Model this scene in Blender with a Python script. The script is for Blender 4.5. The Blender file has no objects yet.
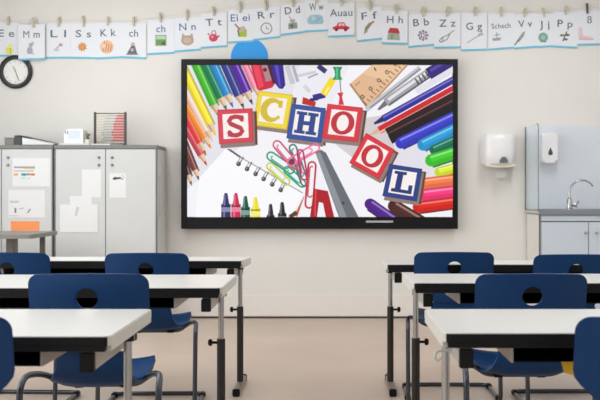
import bpy, bmesh, math, random
from mathutils import Vector, Matrix
random.seed(7)
C = bpy.context.scene.collection
PI = math.pi

# ------------------------------------------------------------------ metrics
F = 950.0                       # focal length in pixels of a 600 px wide frame
CX, CY, EYE = 332.0, 192.0, 1.109
YW = 8.36                       # front wall distance

def PX(px, py, Y):              # point of the place that lies at depth Y
    return (CX*0 + (px-CX)*Y/F, EYE-(py-CY)*Y/F)
def srgb(r, g, b):
    f = lambda c: (c/255/12.92) if c/255 <= .04045 else ((c/255+.055)/1.055)**2.4
    return (f(r), f(g), f(b), 1.0)

# ------------------------------------------------------------------ materials
def mat(name, rgb, rough=.5, metal=0.0, noise=0.0, nscale=20, spec=.5, bump=0.0, coat=0.0):
    m = bpy.data.materials.new(name); m.use_nodes = True
    nt = m.node_tree; p = nt.nodes['Principled BSDF']
    c = srgb(*rgb)
    p.inputs['Base Color'].default_value = c
    p.inputs['Roughness'].default_value = rough
    p.inputs['Metallic'].default_value = metal
    p.inputs['Specular IOR Level'].default_value = spec
    p.inputs['Coat Weight'].default_value = coat
    if noise or bump:
        tc = nt.nodes.new('ShaderNodeTexCoord'); n = nt.nodes.new('ShaderNodeTexNoise')
        n.inputs['Scale'].default_value = nscale; n.inputs['Detail'].default_value = 4
        nt.links.new(tc.outputs['Object'], n.inputs['Vector'])
        if noise:
            r = nt.nodes.new('ShaderNodeValToRGB')
            a = tuple(x*(1-noise) for x in c[:3])+(1,); b = tuple(min(1, x*(1+noise)) for x in c[:3])+(1,)
            r.color_ramp.elements[0].position = .3; r.color_ramp.elements[0].color = a
            r.color_ramp.elements[1].position = .7; r.color_ramp.elements[1].color = b
            nt.links.new(n.outputs['Fac'], r.inputs['Fac']); nt.links.new(r.outputs['Color'], p.inputs['Base Color'])
        if bump:
            bp = nt.nodes.new('ShaderNodeBump'); bp.inputs['Strength'].default_value = bump
            bp.inputs['Distance'].default_value = .002
            nt.links.new(n.outputs['Fac'], bp.inputs['Height']); nt.links.new(bp.outputs['Normal'], p.inputs['Normal'])
    return m

M = dict(
    wall=mat('wall_paint', (232, 231, 227), .8, noise=.012, nscale=3),
    ceiling=mat('ceiling_paint', (240, 240, 238), .9, noise=.01),
    base=mat('skirting_paint', (236, 232, 227), .5, noise=.01),
    gap=mat('gap_shade', (70, 58, 52), .8, noise=.05),
    top=mat('white_laminate', (221, 222, 219), .3, noise=.01, nscale=60),
    black=mat('black_lacquer', (15, 15, 16), .5, noise=.08, nscale=30, spec=.25),
    edge=mat('grey_edging', (205, 204, 198), .35, noise=.03),
    beam=mat('grey_steel_paint', (186, 180, 172), .4, metal=.2, noise=.03),
    chrome=mat('satin_chrome', (190, 190, 190), .25, metal=1.0, noise=.02),
    tube=mat('grey_tube_metal', (84, 88, 96), .3, metal=.9, noise=.04),
    sleeve=mat('black_tube', (38, 34, 32), .4, noise=.1),
    foot=mat('grey_foot_paint', (150, 144, 138), .4, metal=.3, noise=.05),
    blue=mat('navy_blue_plastic', (9, 57, 106), .42, noise=.06, nscale=90, bump=.08, spec=.3),
    cab=mat('cabinet_white', (210, 213, 213), .5, noise=.012, nscale=8),
    cabtop=mat('cabinet_grey', (128, 128, 124), .5, noise=.03),
    cabpost=mat('cabinet_dark_edge', (112, 114, 115), .5, noise=.03),
    desk=mat('desk_grey', (128, 126, 119), .5, noise=.03),
    lock=mat('lock_metal', (120, 122, 126), .35, metal=.7, noise=.03),
    paper=mat('white_paper', (233, 235, 236), .8, noise=.008),
    paper2=mat('card_paper', (236, 241, 248), .8, noise=.008),
    orange=mat('orange_paper', (252, 158, 98), .8, noise=.02),
    cyan=mat('cyan_strip', (112, 196, 226), .7, noise=.03),
    discblue=mat('sky_blue_paper', (58, 165, 245), .7, noise=.01),
    ink=mat('grey_ink', (106, 112, 128), .8, noise=.03),
    ink2=mat('blue_ink', (92, 118, 172), .8, noise=.03),
    wood=mat('peg_wood', (206, 196, 170), .7, noise=.08),
    pegdark=mat('peg_dark', (96, 86, 84), .7, noise=.08),
    string=mat('pale_string', (222, 218, 206), .8, noise=.03),
    bezel=mat('charcoal_bezel', (19, 19, 21), .4, noise=.05, spec=.25),
    silver=mat('silver_strip', (205, 205, 208), .3, metal=.4, noise=.02),
    clockblack=mat('clock_black', (34, 34, 36), .35, noise=.05),
    clockface=mat('clock_white', (244, 244, 242), .5, noise=.01),
    wplastic=mat('white_plastic', (240, 241, 243), .3, noise=.008),
    dgrey=mat('dark_grey_plastic', (70, 72, 74), .4, noise=.05),
    counter=mat('counter_grey', (132, 138, 146), .45, noise=.06, nscale=120),
    sinkdoor=mat('sink_door_blue_grey', (205, 217, 228), .45, noise=.01),
    splash=mat('splash_panel', (222, 230, 239), .3, noise=.008),
    seam=mat('seam_grey', (112, 116, 122), .5, noise=.03),
    red=mat('bead_red', (226, 88, 92), .4, noise=.05),
    cream=mat('bead_cream', (232, 226, 208), .4, noise=.03),
    abframe=mat('abacus_dark', (82, 76, 74), .5, noise=.06),
    green=mat('leaf_green', (122, 150, 98), .6, noise=.2, nscale=60),
    yellow=mat('yellow_cover', (226, 186, 50), .6, noise=.04),
    crimson=mat('red_spine', (150, 52, 40), .6, noise=.04),
    paleblue=mat('pale_blue_plastic', (214, 224, 240), .4, noise=.02),
)
# towel paper / glass
g = bpy.data.materials.new('clear_glass'); g.use_nodes = True
p = g.node_tree.nodes['Principled BSDF']
p.inputs['Base Color'].default_value = (.95, .98, .98, 1); p.inputs['Roughness'].default_value = .02
p.inputs['Transmission Weight'].default_value = 1.0; p.inputs['IOR'].default_value = 1.12
M['glass'] = g
M['glassedge'] = mat('glass_edge', (112, 126, 128), .2, noise=.03)
# floor: tan lino with soft mottling
fm = bpy.data.materials.new('tan_lino'); fm.use_nodes = True
nt = fm.node_tree; p = nt.nodes['Principled BSDF']
tc = nt.nodes.new('ShaderNodeTexCoord')
n1 = nt.nodes.new('ShaderNodeTexNoise'); n1.inputs['Scale'].default_value = 1.3; n1.inputs['Detail'].default_value = 6
n2 = nt.nodes.new('ShaderNodeTexNoise'); n2.inputs['Scale'].default_value = 60; n2.inputs['Detail'].default_value = 3
mx = nt.nodes.new('ShaderNodeMath'); mx.operation = 'MULTIPLY_ADD'; mx.inputs[1].default_value = .3
rp = nt.nodes.new('ShaderNodeValToRGB')
rp.color_ramp.elements[0].position = .35; rp.color_ramp.elements[0].color = srgb(188, 170, 154)
rp.color_ramp.elements[1].position = .95; rp.color_ramp.elements[1].color = srgb(204, 187, 171)
nt.links.new(tc.outputs['Object'], n1.inputs['Vector']); nt.links.new(tc.outputs['Object'], n2.inputs['Vector'])
nt.links.new(n2.outputs['Fac'], mx.inputs[0]); nt.links.new(n1.outputs['Fac'], mx.inputs[2])
nt.links.new(mx.outputs[0], rp.inputs['Fac']); nt.links.new(rp.outputs['Color'], p.inputs['Base Color'])
p.inputs['Roughness'].default_value = .38
M['floor'] = fm
# printed colours (vertex colours of flat printed shapes) and the lit screen
def vmat(name, emit):
    m = bpy.data.materials.new(name); m.use_nodes = True
    nt = m.node_tree; p = nt.nodes['Principled BSDF']
    a = nt.nodes.new('ShaderNodeVertexColor'); a.layer_name = 'print'
    if emit:
        p.inputs['Base Color'].default_value = (.01, .01, .01, 1)
        p.inputs['Roughness'].default_value = .4; p.inputs['Specular IOR Level'].default_value = .2
        nt.links.new(a.outputs['Color'], p.inputs['Emission Color'])
        p.inputs['Emission Strength'].default_value = emit
    else:
        nt.links.new(a.outputs['Color'], p.inputs['Base Color']); p.inputs['Roughness'].default_value = .8
    return m
M['print'] = vmat('printed_ink', 0)
M['screen'] = vmat('lit_screen', .98)

# ------------------------------------------------------------------ helpers
def BM(): return bmesh.new()
def tag(o, label=None, cat=None, group=None, kind=None):
    if label: o['label'] = label
    if cat: o['category'] = cat
    if group: o['group'] = group
    if kind: o['kind'] = kind
    return o
def thing(name, label, cat, loc=(0, 0, 0), rotz=0, group=None):
    o = bpy.data.objects.new(name, None); C.objects.link(o)
    o.location = loc; o.rotation_euler = (0, 0, rotz); o.empty_display_size = .05
    return tag(o, label, cat, group)
def root(o):
    while o.parent: o = o.parent
    return o
def obj(name, bm, m, parent=None, smooth=False, world=False, origin=None):
    me = bpy.data.meshes.new(name)
    if world and parent is not None:
        bmesh.ops.translate(bm, vec=-Vector(root(parent).location), verts=bm.verts)
    if origin is not None:
        bmesh.ops.translate(bm, vec=-Vector(origin), verts=bm.verts)
    bmesh.ops.recalc_face_normals(bm, faces=bm.faces) if not name.endswith('picture') else None
    if smooth:
        for f in bm.faces: f.smooth = True
        for e in bm.edges:
            if len(e.link_faces) == 2 and e.calc_face_angle(0) > .7: e.smooth = False
    bm.to_mesh(me); bm.free()
    for mm in (m if isinstance(m, (list, tuple)) else [m]): me.materials.append(mm)
    o = bpy.data.objects.new(name, me); C.objects.link(o)
    if parent is not None: o.parent = parent
    if origin is not None: o.location = origin
    return o
def box(bm, x0, x1, y0, y1, z0, z1, bev=0, mi=0):
    r = bmesh.ops.create_cube(bm, size=1)
    vs = r['verts']
    for v in vs:
        v.co = Vector(((x0+x1)/2+v.co.x*(x1-x0), (y0+y1)/2+v.co.y*(y1-y0), (z0+z1)/2+v.co.z*(z1-z0)))
    fs = {f for v in vs for f in v.link_faces}
    for f in fs: f.material_index = mi
    if bev:
        es = list({e for v in vs for e in v.link_edges})
        bmesh.ops.bevel(bm, geom=es, offset=bev, segments=2, affect='EDGES', clamp_overlap=True)
    return bm
def prism(bm, pts, axis, a, b, mi=0):
    """outline pts (2D) extruded along axis from a to b"""
    def P(q, t):
        return {'x': (t, q[0], q[1]), 'y': (q[0], t, q[1]), 'z': (q[0], q[1], t)}[axis]
    A = [bm.verts.new(P(q, a)) for q in pts]; B = [bm.verts.new(P(q, b)) for q in pts]
    fs = [bm.faces.new(A), bm.faces.new(B[::-1])]
    for i in range(len(pts)):
        j = (i+1) % len(pts); fs.append(bm.faces.new((A[i], B[i], B[j], A[j])))
    for f in fs: f.material_index = mi
    return bm
def rrect(x0, x1, y0, y1, r, n=6):
    out = []
    for cx, cy, a0 in ((x1-r, y1-r, 0), (x0+r, y1-r, 90), (x0+r, y0+r, 180), (x1-r, y0+r, 270)):
        for i in range(n+1):
            a = math.radians(a0+90*i/n); out.append((cx+r*math.cos(a), cy+r*math.sin(a)))
    return out
def rounded(path, r, n=6, closed=False):
    P = [Vector(p) for p in path]; out = []
    N = len(P)
    for i in range(N):
        if not closed and i in (0, N-1): out.append(P[i]); continue
        a, b, c = P[i-1], P[i], P[(i+1) % N]
        d1, d2 = (a-b), (c-b); k = min(r, d1.length*.48, d2.length*.48)
        s, e = b+d1.normalized()*k, b+d2.normalized()*k
        for t in range(n+1):
            u = t/n; out.append(s*(1-u)**2+b*2*u*(1-u)+e*u*u)
    return out
def tube(bm, path, r, n=10, closed=False, mi=0):
    P = [Vector(p) for p in path]; N = len(P); rings = []
    up = None
    for i in range(N):
        if closed: t = (P[(i+1) % N]-P[i-1]).normalized()
        else: t = (P[min(i+1, N-1)]-P[max(i-1, 0)]).normalized()
        if up is None:
            up = Vector((0, 0, 1)) if abs(t.z) < .9 else Vector((0, 1, 0))
        u = (up-t*up.dot(t)).normalized(); w = t.cross(u); up = u
        rr = r[i] if isinstance(r, (list, tuple)) else r
        rings.append([bm.verts.new(P[i]+(u*math.cos(2*PI*k/n)+w*math.sin(2*PI*k/n))*rr) for k in range(n)])
    fs = []
    for i in range(N if closed else N-1):
        A, B = rings[i], rings[(i+1) % N]
        for k in range(n): fs.append(bm.faces.new((A[k], A[(k+1) % n], B[(k+1) % n], B[k])))
    if not closed:
        fs.append(bm.faces.new(rings[0][::-1])); fs.append(bm.faces.new(rings[-1]))
    for f in fs: f.material_index = mi
    return bm
def lathe(bm, prof, center, axis='z', n=24, mi=0):
    """prof: (radius, height) pairs, revolved about axis through center"""
    c = Vector(center); rings = []
    for (r, h) in prof:
        ring = []
        for k in range(n):
            a = 2*PI*k/n; u, w = r*math.cos(a), r*math.sin(a)
            ring.append(bm.verts.new(c+Vector({'z': (u, w, h), 'y': (u, h, w), 'x': (h, u, w)}[axis])))
        rings.append(ring)
    for A, B in zip(rings, rings[1:]):
        for k in range(n): bm.faces.new((A[k], A[(k+1) % n], B[(k+1) % n], B[k])).material_index = mi
    bm.faces.new(rings[0][::-1]).material_index = mi; bm.faces.new(rings[-1]).material_index = mi
    return bm
def struct(name, bm, m, smooth=False):
    return tag(obj(name, bm, m, smooth=smooth), kind='structure')
def dup(r, loc, rotz, label):
    c = r.copy(); C.objects.link(c); c.location = loc; c.rotation_euler = (0, 0, rotz); c['label'] = label
    for ch in list(r.children):
        a = ch.copy(); C.objects.link(a); a.parent = c
        for gch in list(ch.children):
            b = gch.copy(); C.objects.link(b); b.parent = a
    return c

# ------------------------------------------------------------------ the room
XL, XR, YB, ZC = -3.6, 3.5, .4, 3.05
struct('floor', box(BM(), XL-.2, XR+.2, YB-1.5, YW+.2, -.1, 0), M['floor'])
struct('wall_front', box(BM(), XL-.2, XR+.2, YW, YW+.2, 0, ZC), M['wall'])
struct('ceiling', box(BM(), XL-.2, XR+.2, YB-1.5, YW+.2, ZC, ZC+.1), M['ceiling'])
struct('wall_right', box(BM(), XR, XR+.2, YB-1.5, YW, 0, ZC), M['wall'])
b = BM(); box(b, XL-.2, XL, YB-1.5, YW, 0, .9); box(b, XL-.2, XL, YB-1.5, YW, 2.75, ZC)
for y0, y1 in ((YB-1.5, -.6), (1.7, 2.0), (4.3, 4.6), (6.9, YW)): box(b, XL-.2, XL, y0, y1, .9, 2.75)
struct('wall_left', b, M['wall'])
b = BM(); box(b, XL, XR, YW-.014, YW, .016, .203, .003)
struct('baseboard_front', b, M['base'])
struct('shade_strip_1', box(BM(), XL, XR, YW-.012, YW, 0, .016), M['gap'])  # gap below the skirting, its shade painted as a dark strip

# ------------------------------------------------------------------ flat prints (vertex coloured outlines)
class Flat:
    """flat coloured outlines, stacked in thin layers towards the viewer, on a wall plane at Y"""
    def __init__(s, Y, f=None, step=.00012):
        s.bm = BM(); s.Y = Y; s.lay = s.bm.loops.layers.float_color.new('print'); s.k = 0
        s.f = f or (lambda x, y: PX(x, y, Y)); s.step = step
    def poly(s, pts, col, col2=None):
        vs = []
        for x, y in pts:
            X, Z = s.f(x, y); vs.append(s.bm.verts.new((X, s.Y-s.k*s.step, Z)))
        s.k += 1
        try: f = s.bm.faces.new(vs)
        except ValueError: return
        f.normal_update()
        if f.normal.y > 0: f.normal_flip()
        if col2 is None:
            for l in f.loops: l[s.lay] = srgb(*col)
        else:                        # two-tone print, first half of the outline / second half
            idx = {v: i for i, v in enumerate(vs)}
            for l in f.loops: l[s.lay] = srgb(*(col if idx[l.vert] < len(vs)/2 else col2))
    def line(s, x0, y0, x1, y1, w, col, w2=None):
        d = math.hypot(x1-x0, y1-y0) or 1; nx, ny = -(y1-y0)/d, (x1-x0)/d; w2 = w if w2 is None else w2
        s.poly([(x0+nx*w/2, y0+ny*w/2), (x1+nx*w2/2, y1+ny*w2/2), (x1-nx*w2/2, y1-ny*w2/2), (x0-nx*w/2, y0-ny*w/2)], col)
    def disc(s, x, y, rx, col, ry=None, n=20):
        ry = ry or rx
        s.poly([(x+rx*math.cos(2*PI*k/n), y+ry*math.sin(2*PI*k/n)) for k in range(n)], col)
    def ring(s, pts, w, col):        # closed stroked outline
        n = len(pts)
        for i in range(n): s.line(*pts[i], *pts[(i+1) % n], w, col)
        s.k += 0
    def path(s, pts, w, col):
        k0 = s.k
        for a, b_ in zip(pts, pts[1:]): s.line(*a, *b_, w, col)
    def done(s, name, parent, m, **kw):
        return obj(name, s.bm, m, parent, world=True, **kw)

def clip_poly(pts, x0, x1, y0, y1):
    def cut(P, inside, inter):
        out = []
        for i in range(len(P)):
            a, b_ = P[i-1], P[i]
            if inside(b_):
                if not inside(a): out.append(inter(a, b_))
                out.append(b_)
            elif inside(a): out.append(inter(a, b_))
        return out
    def ix(c): return lambda a, b_: (c, a[1]+(b_[1]-a[1])*(c-a[0])/(b_[0]-a[0]))
    def iy(c): return lambda a, b_: (a[0]+(b_[0]-a[0])*(c-a[1])/(b_[1]-a[1]), c)
    for ins, itr in ((lambda q: q[0] >= x0, ix(x0)), (lambda q: q[0] <= x1, ix(x1)), (lambda q: q[1] >= y0, iy(y0)), (lambda q: q[1] <= y1, iy(y1))):
        if not pts: return []
        pts = cut(pts, ins, itr)
    return pts

# ------------------------------------------------------------------ interactive display
YD = 8.262
dx0, dz1 = PX(181, 59, YD); dx1, dz0 = PX(458, 229, YD)
dsp = thing('interactive_display', 'large black wall-mounted display showing coloured pencils and SCHOOL letter blocks', 'screen', ((dx0+dx1)/2, YW, dz0))
sx0, sz1 = PX(187, 65, YD); sx1, sz0 = PX(452.5, 217, YD)
b = BM()
box(b, dx0, sx0, YD, YD+.05, dz0, dz1, .004); box(b, sx1, dx1, YD, YD+.05, dz0, dz1, .004)
box(b, sx0-.002, sx1+.002, YD+.0005, YD+.05, sz1, dz1, .003); box(b, sx0-.002, sx1+.002, YD+.0005, YD+.05, dz0, sz0, .003)
obj('bezel', b, M['bezel'], dsp, world=True)
b = BM(); box(b, dx0+.03, dx1-.03, YD+.05, YW-.006, dz0+.03, dz1-.03, .01)
for x in (dx0+.6, dx1-.6): box(b, x-.06, x+.06, YW-.007, YW, dz0+.3, dz1-.3)
obj('housing', b, M['bezel'], dsp, world=True)
b = BM(); x0, z1 = PX(366, 220.6, YD); x1, z0 = PX(393, 222.6, YD); box(b, x0, x1, YD-.004, YD+.002, z0, z1, .001)
tag(obj('bezel_strip', b, M['silver'], dsp, world=True), 'thin silver strip on the bottom bezel')

S = Flat(YD+.016)
_poly = S.poly
def cpoly(pts, col, col2=None):
    q = clip_poly(list(pts), 187, 452.5, 65, 217)
    if len(q) > 2: _poly(q, col, col2)
S.poly = cpoly
def mixc(a, b_, t): return tuple(a[i]*(1-t)+b_[i]*t for i in range(3))
S.poly([(186, 64), (453, 64), (453, 218), (186, 218)], (243, 242, 247))
S.poly([(186, 64), (330, 64), (300, 100), (186, 190)], (228, 226, 234))
S.poly([(300, 64), (350, 64), (330, 108), (290, 104)], (236, 235, 242))
S.poly([(345, 150), (400, 120), (440, 150), (440, 200), (420, 205)], (226, 224, 232))
S.poly([(330, 140), (350, 120), (385, 115), (395, 150), (362, 165)], (212, 206, 210))
def pencil(x0, y0, x1, y1, w, col, tipl=14, lead=None, wood=(232, 202, 172)):
    d = math.hypot(x1-x0, y1-y0); ux, uy = (x1-x0)/d, (y1-y0)/d
    S.line(x0+1.5, y0+2, x1+1.5, y1+2, w*1.05, mixc(col, (90, 80, 90), .6))
    S.line(x0, y0, x1, y1, w, mixc(col, (0, 0, 0), .12))
    nx, ny = -uy, ux
    S.line(x0-nx*w*.08, y0-ny*w*.08, x1-nx*w*.08, y1-ny*w*.08, w*.5, col)
    S.line(x0-nx*w*.2, y0-ny*w*.2, x1-nx*w*.2, y1-ny*w*.2, w*.16, mixc(col, (255, 255, 255), .4))
    tx, ty = x1+ux*tipl, y1+uy*tipl
    S.line(x1, y1, tx, ty, w*.95, wood, w*.2)
    S.line(x1+nx*w*.25, y1+ny*w*.25, tx, ty, w*.35, mixc(wood, (120, 80, 60), .35), .1)
    l = lead or col
    S.line(x1+ux*tipl*.62, y1+uy*tipl*.62, tx, ty, w*.42, l, .4)
pencil(178, 140, 188.5, 175, 6, (92, 46, 50), 11, (60, 40, 40))
pencil(176, 122, 195, 170, 6.5, (122, 60, 58), 11, (90, 50, 40))
pencil(180, 118, 201, 155, 7, (206, 60, 78), 12, (190, 40, 70))
pencil(180, 104, 200, 143, 7, (232, 58, 48), 14, (190, 60, 50))
pencil(179, 93, 205, 138, 7.5, (250, 140, 40), 12, (240, 120, 20))
pencil(181, 82, 207, 131, 6.5, (250, 216, 202), 12, (240, 190, 170))
pencil(179, 60, 210, 124, 8.5, (252, 232, 30), 13, (240, 210, 30))
pencil(192, 56, 214, 105, 9, (66, 186, 34), 14, (60, 160, 50))
pencil(201, 56, 221, 98, 8.5, (0, 126, 78), 14, (10, 110, 80))
pencil(210, 56, 227.5, 95, 8.5, (30, 140, 208), 14, (40, 110, 190))
pencil(221, 56, 238.5, 96, 8.5, (50, 58, 142), 14, (40, 50, 120))
pencil(231, 56, 247, 92, 9, (88, 30, 166), 14, (70, 30, 130))
pencil(241, 56, 255, 88, 6.5, (250, 136, 168), 10, (220, 90, 130))
S.poly([(250, 63), (267, 63), (274.5, 85), (272, 88), (260, 91), (257, 89)], (206, 40, 68))
S.poly([(252, 63), (258, 63), (264, 86), (259, 89)], (232, 66, 92))
S.poly([(261, 63), (269, 63), (273, 80), (266, 82)], (172, 136, 142)); S.disc(265, 70, 2, (90, 40, 50))
S.poly([(267, 64), (270.5, 64), (276, 84), (273, 84)], (76, 24, 38))
S.poly([(270, 63), (283, 63), (285.5, 85), (283, 89), (279.5, 89), (276, 85)], (52, 36, 140))
S.poly([(274, 63), (278, 63), (281, 87), (279, 86)], (96, 72, 190))
S.line(287, 66, 293, 84, 5, (198, 198, 206)); S.line(293, 66, 298, 82, 3, (176, 176, 186)); S.line(298, 76, 316, 72, 3, (206, 206, 214))
S.line(304, 86, 310, 92, 4, (214, 212, 220)); S.line(318, 66, 326, 72, 5, (60, 54, 110)); S.line(308, 78, 318, 74, 1.4, (150, 150, 160))
S.poly([(303, 97), (316, 102), (315, 107), (302, 104)], (190, 44, 40))
S.line(313, 98, 325, 95, 6, (52, 44, 140)); S.line(310, 100, 318, 99, 3, (44, 40, 110))
S.line(323.5, 95, 333, 79, 7, (246, 220, 40)); S.line(325, 94, 329, 87, 2, (255, 244, 140))
S.poly([(332.5, 67), (342.5, 67), (340.5, 71), (340.5, 76), (342.5, 80), (332, 80), (335, 76), (334.5, 71)], (34, 150, 92))
S.line(337, 68, 337, 79, 2, (88, 196, 140)); S.line(340, 80, 341, 94, 1.2, (140, 140, 140))
S.poly([(337, 93), (343.5, 92.5), (342, 97), (344, 105), (338.5, 105), (339.5, 97)], (218, 50, 66))
# ruler
S.poly([(350, 84), (377, 61), (411, 61), (367.5, 108)], (226, 184, 146)); S.poly([(362, 74), (377, 61), (411, 61), (390, 82)], (234, 196, 158))
S.line(350, 84, 367.5, 108, 2, (176, 134, 104)); S.line(367.5, 108, 411, 61, 1.6, (186, 140, 106))
for k in range(13):
    t = k/13; x, y = 367+t*40, 105-t*43; S.line(x, y, x-(3 if k % 3 else 5), y-(2.4 if k % 3 else 4), .8, (96, 70, 60))
for k in range(5):
    x, y = 362+k*8.2, 97-k*8.2; S.ring([(x, y-2), (x+2.4, y), (x+.6, y+2), (x-1.6, y)], .9, (90, 66, 58))
S.line(355, 86, 360, 82, 1, (170, 130, 100)); S.line(374, 68, 376, 71, 1.4, (90, 60, 60))
# pens at the right
S.line(366, 110, 420, 68, 5, (196, 196, 202)); S.line(370, 108, 420, 69, 1.2, (120, 120, 128))
S.line(378, 110, 387, 102, 2, (110, 110, 116), 6); S.line(386, 103, 429, 73, 9.5, (164, 164, 170)); S.line(388, 100, 428, 71.5, 3, (226, 226, 230)); S.line(389, 105, 430, 77, 1.6, (90, 90, 96))
for k in range(4): S.line(415+k*3.4, 79-k*2.4, 418.6+k*3.4, 84.5-k*2.4, 1.5, (60, 60, 70))
S.line(428, 74.5, 456, 58, 12, (52, 34, 120)); S.line(430, 71, 456, 56, 3, (90, 70, 160))
S.line(416, 92, 456, 68, 6, (226, 224, 234))
S.line(374, 124, 384, 118.5, 2, (40, 40, 110), 6); S.line(383, 119, 456, 78.5, 7, (48, 40, 150)); S.line(383, 117.5, 456, 77, 1.6, (120, 120, 200))
S.line(369, 135.5, 380, 130, .8, (220, 180, 150), 6); S.line(379, 130.5, 456, 88, 7.5, (206, 36, 48)); S.line(379, 132.8, 456, 90.6, 1.8, (244, 190, 170))
S.line(387, 133.5, 456, 96, 10, (40, 22, 26)); S.line(390, 140, 456, 106, 9, (24, 16, 22)); S.line(389, 133, 456, 99, 1.3, (100, 60, 60))
def marker(x0, y0, x1, y1, w, col):
    w *= 1.08
    S.line(x0, y0+1.6, x1, y1+1.6, w, mixc(col, (40, 30, 50), .55))
    S.line(x0, y0, x1, y1, w, mixc(col, (0, 0, 0), .12)); S.disc(x0, y0, w*.5, mixc(col, (0, 0, 0), .1), n=14)
    d = math.hypot(x1-x0, y1-y0); nx, ny = -(y1-y0)/d, (x1-x0)/d
    sg = -1 if ny > 0 else 1
    S.line(x0+sg*nx*w*.12, y0+sg*ny*w*.12, x1+sg*nx*w*.12, y1+sg*ny*w*.12, w*.5, col)
    S.line(x0+sg*nx*w*.25, y0+sg*ny*w*.25, x1+sg*nx*w*.25, y1+sg*ny*w*.25, w*.16, mixc(col, (255, 255, 255), .4))
marker(401, 143, 456, 116.5, 11, (58, 62, 206)); marker(423, 145, 456, 129, 11, (38, 160, 222))
marker(434, 150, 456, 140, 9, (8, 118, 84)); marker(431, 160.5, 456, 152.5, 11.5, (64, 208, 44)); marker(439, 172, 456, 167.5, 9, (222, 240, 52))
marker(424, 183.5, 456, 179.5, 10.5, (250, 126, 72)); marker(424, 195, 456, 191, 11, (252, 56, 128)); marker(418, 207, 456, 202, 10.5, (230, 34, 24))
marker(370, 204, 396, 222, 10.5, (84, 32, 142)); marker(394, 206, 424, 224, 12, (84, 38, 32))
# letter blocks
def block(q, col, letter, sw=.15, side=(96, 66, 52)):
    def B(u, v):
        a = mixc((q[0][0], q[0][1], 0), (q[1][0], q[1][1], 0), u); c = mixc((q[3][0], q[3][1], 0), (q[2][0], q[2][1], 0), u)
        return mixc(a, c, v)[:2]
    S.poly([(x+4, y+3) for x, y in q], side)
    S.poly([(x+1.5, y+4) for x, y in q], mixc(side, (190, 180, 185), .5))
    S.poly(q, mixc(col, (0, 0, 0), .1)); S.poly([B(.03, .03), B(.97, .03), B(.97, .97), B(.03, .97)], col)
    S.poly([B(.14, .14), B(.86, .14), B(.86, .86), B(.14, .86)], (248, 240, 236))
    dk = mixc(col, (0, 0, 0), .12)
    def BL(u, v): return B(.5+(u-.5)*1.17, .5+(v-.5)*1.17)
    def P(pts): S.poly([BL(*p_) for p_ in pts], dk)
    def stroke(pts, w, col=dk):
        L, R = [], []
        for i, p_ in enumerate(pts):
            a = pts[max(i-1, 0)]; c = pts[min(i+1, len(pts)-1)]
            d = math.hypot(c[0]-a[0], c[1]-a[1]); n = (-(c[1]-a[1])/d, (c[0]-a[0])/d)
            ww = w[i] if isinstance(w, list) else w
            L.append((p_[0]+n[0]*ww/2, p_[1]+n[1]*ww/2)); R.append((p_[0]-n[0]*ww/2, p_[1]-n[1]*ww/2))
        for i in range(len(pts)-1): S.poly([BL(*L[i]), BL(*L[i+1]), BL(*R[i+1]), BL(*R[i])], col)
    R_ = lambda x0, x1, y0, y1: P([(x0, y0), (x1, y0), (x1, y1), (x0, y1)])
    if letter == 'H':
        for x in (.36, .64): R_(x-.07, x+.07, .24, .76); R_(x-.13, x+.13, .23, .31); R_(x-.13, x+.13, .69, .77)
        R_(.4, .6, .45, .55)
    if letter == 'L':
        R_(.33, .48, .24, .76); R_(.25, .56, .22, .3); R_(.25, .76, .68, .77); R_(.66, .76, .54, .7)
    if letter == 'O':
        n = 22
        for k in range(n):
            a, c = 2*PI*k/n, 2*PI*(k+1)/n
            o = lambda t, r: (.5+(.28 if r else .14)*math.cos(t), .5+(.29 if r else .2)*math.sin(t))
            P([o(a, 1), o(c, 1), o(c, 0), o(a, 0)])
    if letter == 'C':
        pts = [(.5+.22*math.cos(math.radians(t)), .5+.24*math.sin(math.radians(t))) for t in range(-50, -311, -20)]
        stroke(pts, [.07+.1*math.sin(PI*i/(len(pts)-1)) for i in range(len(pts))])
        R_(.62, .72, .25, .42); R_(.62, .7, .62, .7)
    if letter == 'S':
        pts = [(.68, .36), (.6, .28), (.5, .265), (.4, .29), (.345, .37), (.38, .44), (.5, .5), (.62, .56), (.655, .64), (.6, .71), (.5, .735), (.4, .72), (.32, .63)]
        stroke(pts, .115); R_(.63, .7, .24, .4); R_(.3, .37, .6, .76)
block([(258.5, 91), (293, 95), (287, 130), (253, 125.5)], (240, 214, 62), 'C')
block([(217.5, 110), (253, 108.5), (254, 142), (219.5, 144.5)], (216, 70, 84), 'S')
block([(292, 104), (326, 108.5), (321.5, 143), (286.5, 138.5)], (56, 84, 160), 'H')
block([(327.5, 104), (363, 108), (358, 142.5), (322, 138.5)], (220, 58, 74), 'O')
block([(366, 133), (394.5, 150), (379, 179.5), (349, 163)], (222, 54, 66), 'O')
block([(389, 164), (422, 169), (416.5, 201.5), (382, 196)], (48, 66, 136), 'L')
# notebook with spiral
S.poly([(226, 149), (304, 192), (290, 217), (196, 217), (200, 178)], (249, 249, 252))
S.poly([(227, 149), (231, 149.5), (245, 159), (240, 158)], (84, 84, 90)); S.line(240, 157, 303, 193, 1.1, (158, 158, 164))
for x, y in ((239, 164), (247.5, 169), (256, 174), (264, 179), (272.5, 184.5), (281, 190)):
    S.line(x+1, y, x+5, y-7, 1.2, (110, 110, 116)); S.line(x-1.4, y-1, x+2.4, y-7, .9, (150, 150, 156)); S.disc(x, y, 2.4, (70, 70, 76), n=12); S.disc(x-.5, y-.6, .9, (150, 150, 156), n=8)
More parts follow.
